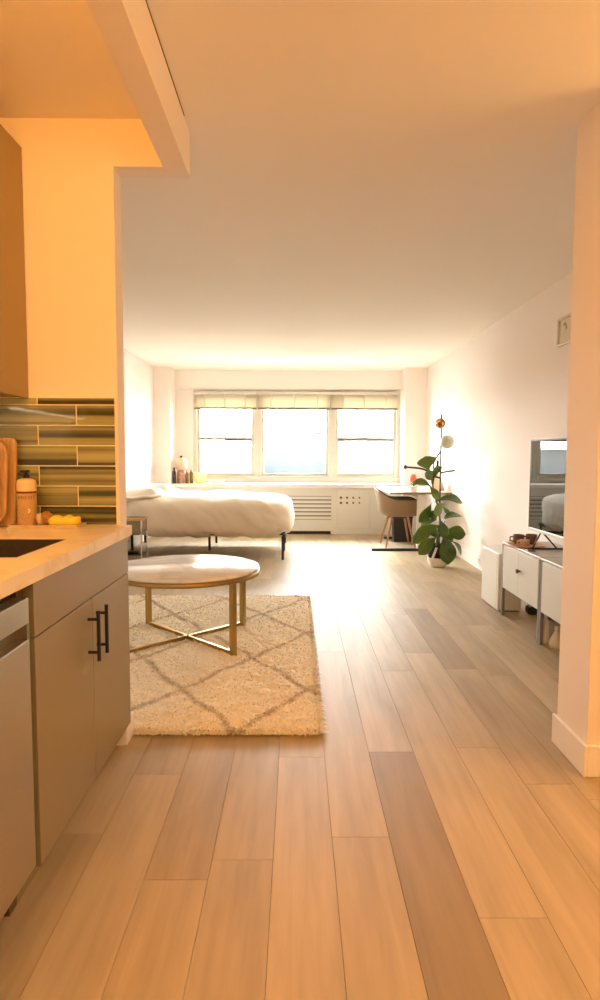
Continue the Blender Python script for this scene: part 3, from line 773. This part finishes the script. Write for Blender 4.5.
# chair: tub shell facing the desk, back towards the room
ch = thing('armchair', (1.33, 8.11, 0), 'tan shell chair on slim wooden legs pulled up to the desk', 'chair')
def tub():
    vs = []; fs = []; nA, nR = 36, 14
    cx, cy = 1.335, 8.11
    for i in range(nA + 1):
        th = math.radians(-150 + 300 * i / nA)          # 0 = back (facing -X)
        back = math.cos(th / 2) ** 2
        top = .625 + .145 * max(0, math.cos(th)) ** 2 - (.13 * max(0, (abs(th) - 2.15) / .47) ** 2)
        for k in range(nR + 1):
            t = k / nR
            rr = [.0, .10, .17, .205, .225, .235, .24, .243, .246, .25, .254, .258, .262, .266, .27][k]
            z = .405 if k <= 2 else .405 + (top - .405) * ((k - 2) / (nR - 2)) ** 1.15
            ex = 1.0 if math.cos(th) > 0 else 1.32; ey = .98
            vs.append((cx - rr * ex * math.cos(th) - (.03 * (z - .4) / .3 if math.cos(th) > 0 else 0), cy + rr * ey * math.sin(th), z))
    for i in range(nA):
        for k in range(nR):
            a = i * (nR + 1) + k; b = a + nR + 1
            fs.append((a, b, b + 1, a + 1))
    return vs, fs
v_, f__ = tub()
MB().add(v_, f__, True).build('shell', M['tanshell'], ch, solid=.016)
rim_pts = [Vector(v_[i * 15 + 14]) for i in range(37)]
MB().tube(rim_pts, .010, 8).build('rim_piping', M['darkshell'], ch)
MB().superbox((1.35, 8.11, .435), (.19, .20, .03), 4, (14, 14, 5)).build('seat_cushion', M['darkshell'], ch)
MB().lathe([(.001, .375), (.13, .375), (.15, .40), (.001, .40)], (1.335, 8.11, 0), 24).build('seat_support', M['black'], ch)
for (tx, ty) in ((1.146, 7.875), (1.135, 8.345), (1.52, 7.875), (1.52, 8.345)):
    bx = 1.335 + (tx - 1.335) * .55; by = 8.11 + (ty - 8.11) * .55
    MB().tube([(tx, ty, 0), (bx, by, .395)], [.010, .017], 12).build('leg', M['legwood'], ch)

wbn = thing('waste_bin', (1.46, 8.55, 0), 'black tapered waste bin on the floor under the desk', 'bin')
bn = MB()
def ring(z, a): return [(1.46 - a, 8.55 - a * .8, z), (1.46 + a, 8.55 - a * .8, z), (1.46 + a, 8.55 + a * .8, z), (1.46 - a, 8.55 + a * .8, z)]
rs = [ring(0, .118), ring(.35, .130), ring(.35, .122), ring(.012, .110)]
vs = [v for r_ in rs for v in r_]; fs = [(3, 2, 1, 0)]
for i in range(3):
    for k in range(4): fs.append((i * 4 + k, i * 4 + (k + 1) % 4, (i + 1) * 4 + (k + 1) % 4, (i + 1) * 4 + k))
fs.append((12, 13, 14, 15)); bn.add(vs, fs)
bn.build('body', M['blackpl'], wbn, bevel=.004)
MB().box(1.325, 1.595, 8.44, 8.452, .33, .352).build('rim', M['black'], wbn)

# things on the desk
pb = thing('woven_lantern', (1.79, 7.95, .738), 'peach tapered paper lantern standing on the desk by the wall', 'lantern')
MB().lathe([(.001, .7385), (.115, .7385), (.118, .745), (.085, .86), (.045, .96), (.02, 1.01)], (1.785, 7.95, 0), 24, wob=lambda a, z: 1 + .04 * math.cos(10 * a)).build('shade', M['peach'], pb)
MB().tube([(1.785, 7.95, 1.005), (1.785, 7.95, 1.06)], [.018, .010], 10).build('neck', M['deskwood'], pb)
fp = thing('flowering_plant', (1.46, 7.72, .738), 'small potted plant with an orange-red bloom on the desk edge', 'potted plant')
MB().lathe([(.001, .7385), (.040, .7385), (.052, .80), (.050, .805), (.001, .795)], (1.46, 7.72, 0), 20).build('pot', M['ceramic'], fp)
fl_ = MB()
for q in range(16):
    a = q * 2.39996; r_ = .012 + .022 * (q / 16)
    z = .935 - .055 * (q / 16); fl_.sphere((1.452 + r_ * math.cos(a), 7.71 + r_ * math.sin(a), z), .017, 10, (1, 1, 1.3))
fl_.build('bloom', M['orange'], fp)

def leaf(mb, base, tip, w, wdir, arch=.02, fold=.15, tone=0., nl=10, nw=6, wave=.1):
    base, tip = Vector(base), Vector(tip); ax = tip - base; Ln = ax.length; axn = ax.normalized()
    wd = Vector(wdir); wd = (wd - axn * wd.dot(axn)).normalized(); nr = wd.cross(axn)
    if nr.z < 0 and abs(nr.z) > .25: nr = -nr
    elif abs(nr.z) <= .25 and nr.y > 0: nr = -nr
    vs = []; fs = []; ph = (base.x * 50 + base.z * 31) % 6
    for i in range(nl + 1):
        t = i / nl
        # fiddle outline: narrow waist then a broad rounded end
        pr = (.30 * math.sin(PI * min(1, t / .5)) * .9 if t < .5 else .27) 
        pr = max(.02, (math.sin(PI * t ** 1.6) ** .75) * (.62 + .38 * t)) if 0 < t < 1 else .02
        c = base + ax * t + nr * (arch * math.sin(PI * t)) + Vector((0, 0, -arch * .6 * t * t))
        for j in range(nw + 1):
            s = -1 + 2 * j / nw
            off = wd * (s * w / 2 * pr) + nr * (fold * abs(s) * w / 2 * pr + wave * w * .22 * math.sin(9 * t + ph + 2 * s) * abs(s))
            vs.append(c + off)
    for i in range(nl):
        for j in range(nw):
            a = i * (nw + 1) + j; fs.append((a, a + 1, a + nw + 2, a + nw + 1))
    mb.ct = (tone + .001, 0, 0); mb.add(vs, fs, True)
    return mb
lf = MB()
for q in range(7):
    a = q * .9 + .3
    leaf(lf, (1.46, 7.72, .80), (1.46 + .08 * math.cos(a), 7.72 + .06 * math.sin(a), .85 + .03 * math.sin(q * 2)), .05, (math.sin(a), -math.cos(a), .3), .02, tone=.2)
lf.build('leaves', M['leaf'], fp, solid=.0015)

# floor lamp with globes
lp = thing('floor_lamp', (1.665, 7.18, 0), 'tall black floor lamp with amber and white globes behind the fig', 'lamp')
LX, LY = 1.665, 7.18
MB().lathe([(.001, 0), (.13, 0), (.13, .018), (.02, .03), (.001, .03)], (LX, LY, 0), 32).build('base', M['bluegrey'], lp)
MB().tube([(LX, LY, .028), (LX, LY, 1.66)], .0095, 12).build('pole', M['bluegrey'], lp)
gA = MB().sphere((LX - .025, LY - .055, 1.555), .058, 28); ga = gA.build('amber_globe', M['amber'], lp); ga['label'] = 'amber glass globe'
MB().sphere((LX - .03, LY - .055, 1.550), .026, 16).build('bulb', mat('brass_bulb', (.35, .18, .05, 1), .25, .8), ga)
MB().tube([(LX, LY, 1.555), (LX - .02, LY - .03, 1.555)], .012, 10).build('socket', M['brass'], ga)
gw = MB().sphere((LX + .055, LY - .06, 1.345), .080, 28).build('white_globe', M['frost'], lp); gw['label'] = 'frosted white glass globe'
MB().tube([(LX, LY, 1.345), (LX + .03, LY - .03, 1.345)], .012, 10).build('socket', M['bluegrey'], gw)
def arm(pts, r=.012, knob=None, nm='arm'):
    a = MB(); P = [Vector(p) for p in pts]; out = []
    for i in range(len(P) - 1):
        for q in range(6):
            t = q / 6; p0 = P[max(i - 1, 0)]; p1 = P[i]; p2 = P[i + 1]; p3 = P[min(i + 2, len(P) - 1)]
            out.append(.5 * ((2 * p1) + (p2 - p0) * t + (2 * p0 - 5 * p1 + 4 * p2 - p3) * t * t + (3 * p1 - p0 - 3 * p2 + p3) * t ** 3))
    out.append(P[-1]); a.tube(out, r, 10)
    o = a.build(nm, M['bluegrey'], lp)
    if knob: MB().sphere(knob[0], knob[1], 16).build('socket', M['bluegrey'], o)
arm([(LX, LY, .93), (LX - .07, LY - .01, .95), (LX - .20, LY - .02, 1.03), (LX - .40, LY - .03, 1.055)], .0115, ((LX - .415, LY - .03, 1.056), .024))
arm([(LX, LY, .985), (LX + .08, LY - .005, 1.005), (LX + .165, LY - .01, 1.015)], .0115)
arm([(LX, LY, 1.24), (LX - .04, LY, 1.18), (LX - .075, LY, 1.12), (LX - .08, LY, .985)], .009)
MB().tube([(LX - .035, LY, .99), (LX - .035, LY, 1.135)], .015, 10).build('switch_box', M['black'], lp)

# fiddle leaf fig
PX, PY = 1.526, 6.62
fg = thing('fiddle_leaf_fig', (PX, PY, 0), 'leafy fiddle-leaf fig in a cream pot on the floor', 'potted plant')
MB().lathe([(.001, .0), (.085, .0), (.092, .006), (.122, .098), (.118, .101), (.112, .096), (.084, .012), (.001, .012)], (PX, PY, 0), 40).build('pot', M['ceramic'], fg)
MB().lathe([(.001, .013), (.070, .013), (.094, .22), (.098, .222), (.098, .238), (.092, .238), (.086, .20), (.001, .20)], (PX - .02, PY, 0), 32).build('nursery_pot', M['blackpl'], fg)
MB().lathe([(.001, .206), (.087, .204)], (PX - .02, PY, 0), 24).build('soil', M['soil'], fg)
U = .01055
def W(u, v, dy=0.): return Vector((PX + (u - 438.5) * U * (1 + dy / 6.6), PY + dy, (567.5 - v) * U + dy * -.01))
stem = MB()
sp = [W(437, 547), W(438, 535, .01), W(440, 522, -.01), W(438, 508, .01), W(434, 494), W(431, 481, .01), W(428, 468)]
stem.tube(sp, [.013, .012, .011, .010, .009, .008, .006], 10)
stem.tube([W(437, 545, .03), W(443, 533, .03), W(445, 521, .02)], [.010, .008, .005], 8)
sto = stem.build('stem', M['bark'], fg)
lv = MB()
LV = [  # base(u,v,dy)  tip(u,v,dy)  width  width-direction  arch fold tone
 ((427, 470, 0), (423, 455, -.03), 23, (1, .1, .12), .01, .10, .35),
 ((431, 481, 0), (423, 470, -.06), 13, (.8, .5, .6), .02, .15, .15),
 ((432, 480, 0), (441, 464, .05), 11, (.8, -.4, .5), .02, .15, .10),
 ((433, 484, 0), (428, 470, .10), 12, (1, .2, .2), .02, .15, .0),
 ((431, 487, 0), (413, 480, .06), 12, (.3, .7, .7), .03, .15, .30),
 ((428, 485, 0), (435, 499, -.08), 11, (.8, .5, .4), .02, .25, .25),
 ((434, 502, 0), (462, 500, -.04), 17, (.08, .75, .42), .05, .18, .05),
 ((431, 503, 0), (417, 521, -.06), 14, (.7, .35, -.6), .02, .22, .0),
 ((444, 503, 0), (430, 511, -.12), 15, (.4, .25, 1), .015, .12, .45),
 ((437, 516, 0), (427, 515, -.08), 12, (.1, .5, 1), .02, .2, .0),
 ((440, 524, 0), (463, 514, .02), 15, (.3, .75, .45), .05, .2, .0),
 ((441, 521, 0), (441, 536, -.12), 13, (1, .2, 0), .03, .2, .0),
 ((443, 526, 0), (411, 540, -.05), 17, (.38, .50, .75), .08, .2, .12),
 ((441, 533, 0), (465, 533, -.06), 17, (.05, .45, 1), .02, .16, .05),
 ((440, 534, 0), (427, 532, -.10), 11, (.05, .6, .8), .02, .2, .0),
 ((437, 537, 0), (417, 553, -.08), 15, (.6, .35, .75), .03, .2, .22),
 ((443, 533, -.02), (445, 561, -.17), 20, (1, .12, .05), .045, .12, .0),
 ((448, 540, 0), (461, 554, -.05), 13, (.75, .3, -.5), .03, .2, .0),
 ((440, 530, .02), (452, 545, .14), 16, (.8, -.5, -.4), .03, .2, .0),
 ((437, 520, .02), (424, 530, .16), 15, (.6, -.5, .6), .03, .2, .05),
 ((438, 505, .02), (448, 512, .16), 15, (.5, -.4, -.6), .03, .2, .05),
]
for (b, t, w, wd, ar, fo, tn) in LV:
    leaf(lv, W(*b), W(*t), w * U * 1.02, wd, ar, fo, tn)
fo_ = lv.build('leaves', M['leaf'], fg, solid=.002)
MB().box(PX - .075, PX - .05, PY - .115, PY - .112, .10, .22, Matrix.Translation((PX - .06, PY - .11, .16)) @ Matrix.Rotation(.35, 4, 'Y') @ Matrix.Translation((-PX + .06, -PY + .11, -.16))).build('plant_tag', M['white'], fg)

# ------------------------------------------------------------------ television corner
def tv_cab(y0, y1, lab, two):
    t = thing('media_cabinet', (1.72, (y0 + y1) / 2, 0), lab, 'cabinet', 'media cabinets along the wall')
    xf, xb, zb, zt = 1.5376, 1.895, .212, .5546
    MB().box(xf + .012, xb, y0 + .012, y1 - .012, zb, zt - .016).build('body', M['whitemet'], t)
    MB().box(xf - .002, xb + .004, y0 + .002, y1 - .002, zt - .016, zt).build('top_panel', mat('cabinet_top', (.42, .39, .31, 1), .32), t, bevel=.003)
    ym = (y0 + y1) / 2 + .02
    ds = [(y0 + .028, ym - .0015), (ym + .0015, y1 - .028)] if two else [(y0 + .028, y1 - .028)]
    for i, (a, b) in enumerate(ds):
        d = MB().box(xf, xf + .014, a, b, zb + .003, zt - .022).build('door', M['whitemet'], t, bevel=.002)
        if two and i == 0:
            MB().lathe([(.001, 0), (.007, 0), (.007, .012), (.016, .016), (.016, .024), (.001, .026)], (xf, b - .03, .40), 16, mtx=Matrix.Rotation(-PI / 2, 3, 'Y')).build('knob', M['walnut'], d)
    for x in (xf + .011, xb - .011):
        for y in (y0 + .013, y1 - .013):
            MB().box(x - .011, x + .011, y - .011, y + .011, 0, zt - .016).build('leg', M['greypost'] if x < 1.7 else M['whitemet'], t, bevel=.002)
tv_cab(3.868, 4.590, 'far white metal cabinet with two doors and a brown knob', True)
tv_cab(3.140, 3.862, 'near white metal cabinet partly hidden by the wall end', False)

tv = thing('television', (1.68, 3.80, .5546), 'flat black television on the white media cabinets', 'television')
yA, yB = 3.25, 4.375; zA, zB = .672, 1.303
rotm = Matrix.Translation((1.648, yB, 0)) @ Matrix.Rotation(math.radians(.9), 4, 'Z') @ Matrix.Translation((-1.648, -yB, 0))
def tvp(mb, nm, m, bev=0.):
    mb.v = [tuple(rotm @ Vector(v)) for v in mb.v]; return mb.build(nm, m, tv, bevel=bev)
tvp(MB().box(1.652, 1.688, yA, yB, zA, zB), 'casing', M['blackpl'], .003)
scr = tvp(MB().box(1.648, 1.652, yA + .008, yB - .008, zA + .022, zB - .008), 'screen', None or mat('tv_screen', (.004, .004, .004, 1), .02, 0., spec=.6), 0)
tvp(MB().box(1.6465, 1.655, yA, yB, zA - .002, zA + .018), 'bottom_bezel', mat('silver_bezel', (.62, .60, .54, 1), .3, .8), .001)
tvp(MB().box(1.647, 1.654, yA, yB, zB - .006, zB + .001).box(1.647, 1.654, yB - .007, yB + .001, zA + .018, zB - .006).box(1.647, 1.654, yA - .001, yA + .006, zA + .018, zB - .006), 'bezel', M['blackpl'])
for y in (3.45, 4.18):
    ft = MB().tube([(1.665, y, zA + .01), (1.615, y + .02, .5625)], .006, 8).tube([(1.665, y, zA + .01), (1.78, y + .02, .5625)], .006, 8)
    ft.box(1.585, 1.82, y + .008, y + .032, .5548, .565)
    ft.build('foot', M['black'], tv)

# tray with bowls on the cabinet
wt = thing('wooden_tray', (1.625, 4.42, .5548), 'oval wooden tray on the far end of the media cabinet', 'tray')
MB().lathe([(.001, .5549), (.115, .5549), (.135, .568), (.130, .571), (.11, .561), (.001, .561)], (1.635, 4.36, 0), 36, mtx=None).build('plate', M['wood2'], wt)
def cup(x, y, r, h, m, lab, nm='cup'):
    z = .5615
    c = thing(nm, (x, y, z), lab, nm, 'crockery on the wooden tray')
    MB().lathe([(.001, z), (r * .75, z), (r, z + h * .4), (r, z + h), (r * .9, z + h), (r * .88, z + h * .4), (.001, z + h * .15)], (x, y, 0), 24).build('body', m, c)
    hd = [(x - r * .9, y, z + h * .8), (x - r * 1.5, y, z + h * .75), (x - r * 1.55, y, z + h * .4), (x - r * .95, y, z + h * .25)]
    MB().tube(hd, .006, 8).build('handle', m, c)
cup(1.60, 4.43, .040, .065, M['brownware'], 'dark brown cup at the far end of the wooden tray')
cup(1.685, 4.41, .040, .070, M['brownware'], 'brown cup against the wall side of the wooden tray')
cup(1.60, 4.31, .034, .045, M['pinkclay'], 'small pale clay cup at the near end of the wooden tray')
bk = MB().box(1.548, 1.60, 4.10, 4.19, .5549, .562); bko = bk.build('coaster', M['walnut'], bevel=.004)
tag(bko, 'flat dark wood coaster between the tray and the television', 'coaster')

# white upright box behind the cabinet, cable brick, bottles under the second cabinet
wx = thing('storage_box', (1.625, 4.84, 0), 'tall white upright box on the floor behind the media cabinets', 'box')
MB().box(1.535, 1.715, 4.655, 5.075, .012, .452).build('body', M['white'], wx, bevel=.006)
MB().box(1.5345, 1.7155, 4.69, 4.693, .012, .453).build('seam', M['greypost'], wx)
MB().box(1.55, 1.70, 4.67, 5.06, 0, .012).build('foot', M['greypost'], wx)
ab = MB().superbox((1.79, 4.60, .036), (.055, .05, .034), 3.5, (12, 12, 8)); ab.tube([(1.80, 4.56, .02), (1.83, 4.48, .012), (1.86, 4.40, .010), (1.875, 4.3, .010)], .008, 8)
tag(ab.build('power_adapter', M['blackpl']), 'black power adapter with its lead under the far cabinet', 'adapter')
w1 = thing('white_bottle', (1.590, 3.875, 0), 'slim white bottle on the floor under the near cabinet, farther one', 'bottle', 'bottles under the near cabinet')
MB().lathe([(.001, .0), (.018, .0), (.019, .01), (.019, .14), (.010, .165), (.009, .175)], (1.590, 3.875, 0), 20).build('body', M['ceramic'], w1)
MB().lathe([(.012, .172), (.012, .195), (.001, .195)], (1.590, 3.875, 0), 16).build('cap', M['white'], w1)
w2 = thing('white_bottle', (1.630, 3.80, 0), 'cone-shouldered cream bottle under the near cabinet beside the wall end', 'bottle', 'bottles under the near cabinet')
MB().lathe([(.001, 0), (.045, 0), (.047, .03), (.030, .07), (.014, .10), (.013, .115)], (1.630, 3.80, 0), 20).build('body', M['ceramic'], w2)
MB().lathe([(.016, .112), (.016, .13), (.001, .13)], (1.630, 3.80, 0), 16).build('cap', M['white'], w2)

# framed print high on the wall
pf = thing('picture_frame', (1.915, 4.50, 1.99), 'small cream framed print high on the wall near the wall end', 'picture')
ya, yb, za, zb = 4.37, 4.605, 1.985, 2.185
q = MB().box(1.898, 1.924, ya, ya + .016, za, zb).box(1.898, 1.924, yb - .016, yb, za, zb).box(1.898, 1.924, ya + .016, yb - .016, za, za + .016).box(1.898, 1.924, ya + .016, yb - .016, zb - .016, zb)
q.build('frame', M['ceramic'], pf, bevel=.002)
MB().box(1.914, 1.919, ya + .016, yb - .016, za + .016, zb - .016).build('print', M['paper'], pf)
sg = MB()
for k in range(5):
    a = k * .6 + .6
    sg.sphere((1.9135, 4.50 + .026 * math.cos(a), 2.115 + .022 * math.sin(a * 1.3)), .012, 10, (.1, 1, .8))
sg.box(1.9130, 1.9142, 4.496, 4.50, 2.06, 2.11)
sg.build('sketch', M['sage'], pf)

# ------------------------------------------------------------------ outside
def bldg(x0, x1, y0, y1, z1, m, lab):
    b = MB().box(x0, x1, y0, y1, -25, z1)
    o = b.build('building', m); tag(o, lab, 'building', 'buildings beyond the windows')
    MB().box(x0 - .2, x1 + .2, y0 - .2, y1, z1, z1 + .3).build('parapet', M['trim'], o)
bldg(-30, -3.2, 44, 60, 1.6, M['facade3'], 'white low building seen through the left window')
bldg(-4, 4.3, 62, 74, 3.4, M['facade1'], 'pale blue building seen through the middle window')
bldg(4.6, 22, 40, 60, 4.6, M['facade2'], 'pale stone building seen through the right window')
bldg(-9, 16, 78, 95, 5.2, M['facade2'], 'distant pale stone block rising behind the blue building')
gd = MB().box(-120, 120, 12, 160, -25.2, -25).build('ground', mat('pale_street', (.30, .30, .29, 1), .9)); struct(gd, 'street far below the windows', 'ground')

# ------------------------------------------------------------------ light
w = bpy.data.worlds.new('sky'); SC.world = w; w.use_nodes = True
nt = w.node_tree; bg = nt.nodes['Background']
tc = nt.nodes.new('ShaderNodeTexCoord'); sp_ = nt.nodes.new('ShaderNodeSeparateXYZ'); rp = nt.nodes.new('ShaderNodeValToRGB')
nt.links.new(tc.outputs['Generated'], sp_.inputs[0]); nt.links.new(sp_.outputs['Z'], rp.inputs[0])
rp.color_ramp.elements[0].position = 0; rp.color_ramp.elements[0].color = (1, .955, .905, 1)
rp.color_ramp.elements[1].position = .8; rp.color_ramp.elements[1].color = (.95, .95, .95, 1)
nt.links.new(rp.outputs[0], bg.inputs['Color']); bg.inputs['Strength'].default_value = 42
def light(name, typ, loc, e, col, **kw):
    l = bpy.data.lights.new(name, typ); l.energy = e; l.color = col
    for k_, v_ in kw.items(): setattr(l, k_, v_)
    o = bpy.data.objects.new(name, l); COL.objects.link(o); o.location = loc
    return o
pt = light('sky_portal', 'AREA', (0, 9.63, 1.5), 1, (1, 1, 1), shape='RECTANGLE', size=3.25, size_y=1.4)
pt.data.cycles.is_portal = True; pt.rotation_euler = (-PI / 2, 0, 0)
light('kitchen_ceiling_lamp', 'POINT', (-.98, .85, 2.33), 38, (1, .41, .055), shadow_soft_size=.12)
light('entry_ceiling_lamp', 'POINT', (.55, -.9, 2.15), 37, (1, .62, .27), shadow_soft_size=.25)
light('hall_ceiling_lamp', 'POINT', (2.25, 1.85, 1.85), 30, (1, .56, .18), shadow_soft_size=.35)
su = light('sun', 'SUN', (0, 20, 12), 3, (1, .93, .82), angle=math.radians(9))
d = Vector((.62, -.70, -.36)).normalized(); su.rotation_euler = d.to_track_quat('-Z', 'Y').to_euler()

# ------------------------------------------------------------------ camera
pt_, yw, rl = [math.radians(a) for a in (4.2193, .3224, .1729)]
R0 = Vector((math.cos(yw), -math.sin(yw), 0)); F = Vector((math.sin(yw) * math.cos(pt_), math.cos(yw) * math.cos(pt_), -math.sin(pt_)))
U0 = Vector((math.sin(yw) * math.sin(pt_), math.cos(yw) * math.sin(pt_), math.cos(pt_)))
Rr = R0 * math.cos(rl) + U0 * math.sin(rl); Uu = U0 * math.cos(rl) - R0 * math.sin(rl)
cd = bpy.data.cameras.new('camera'); cam = bpy.data.objects.new('camera', cd); COL.objects.link(cam)
cd.sensor_fit = 'VERTICAL'; cd.sensor_height = 36; cd.lens = 620.8 * 36 / 1000; cd.clip_start = .05; cd.clip_end = 400
mw = Matrix((Rr, Uu, -F)).transposed().to_4x4(); mw.translation = Vector((0, 0, 1.1989)); cam.matrix_world = mw
SC.camera = cam
vs_ = SC.view_settings; vs_.view_transform = 'Standard'; vs_.look = 'None'; vs_.gamma = 1; vs_.exposure = .40; vs_.use_curve_mapping = False
SC.cycles.use_denoising = True; SC.cycles.max_bounces = 12; SC.cycles.diffuse_bounces = 8; SC.cycles.transparent_max_bounces = 16
SC.cycles.sample_clamp_indirect = 8
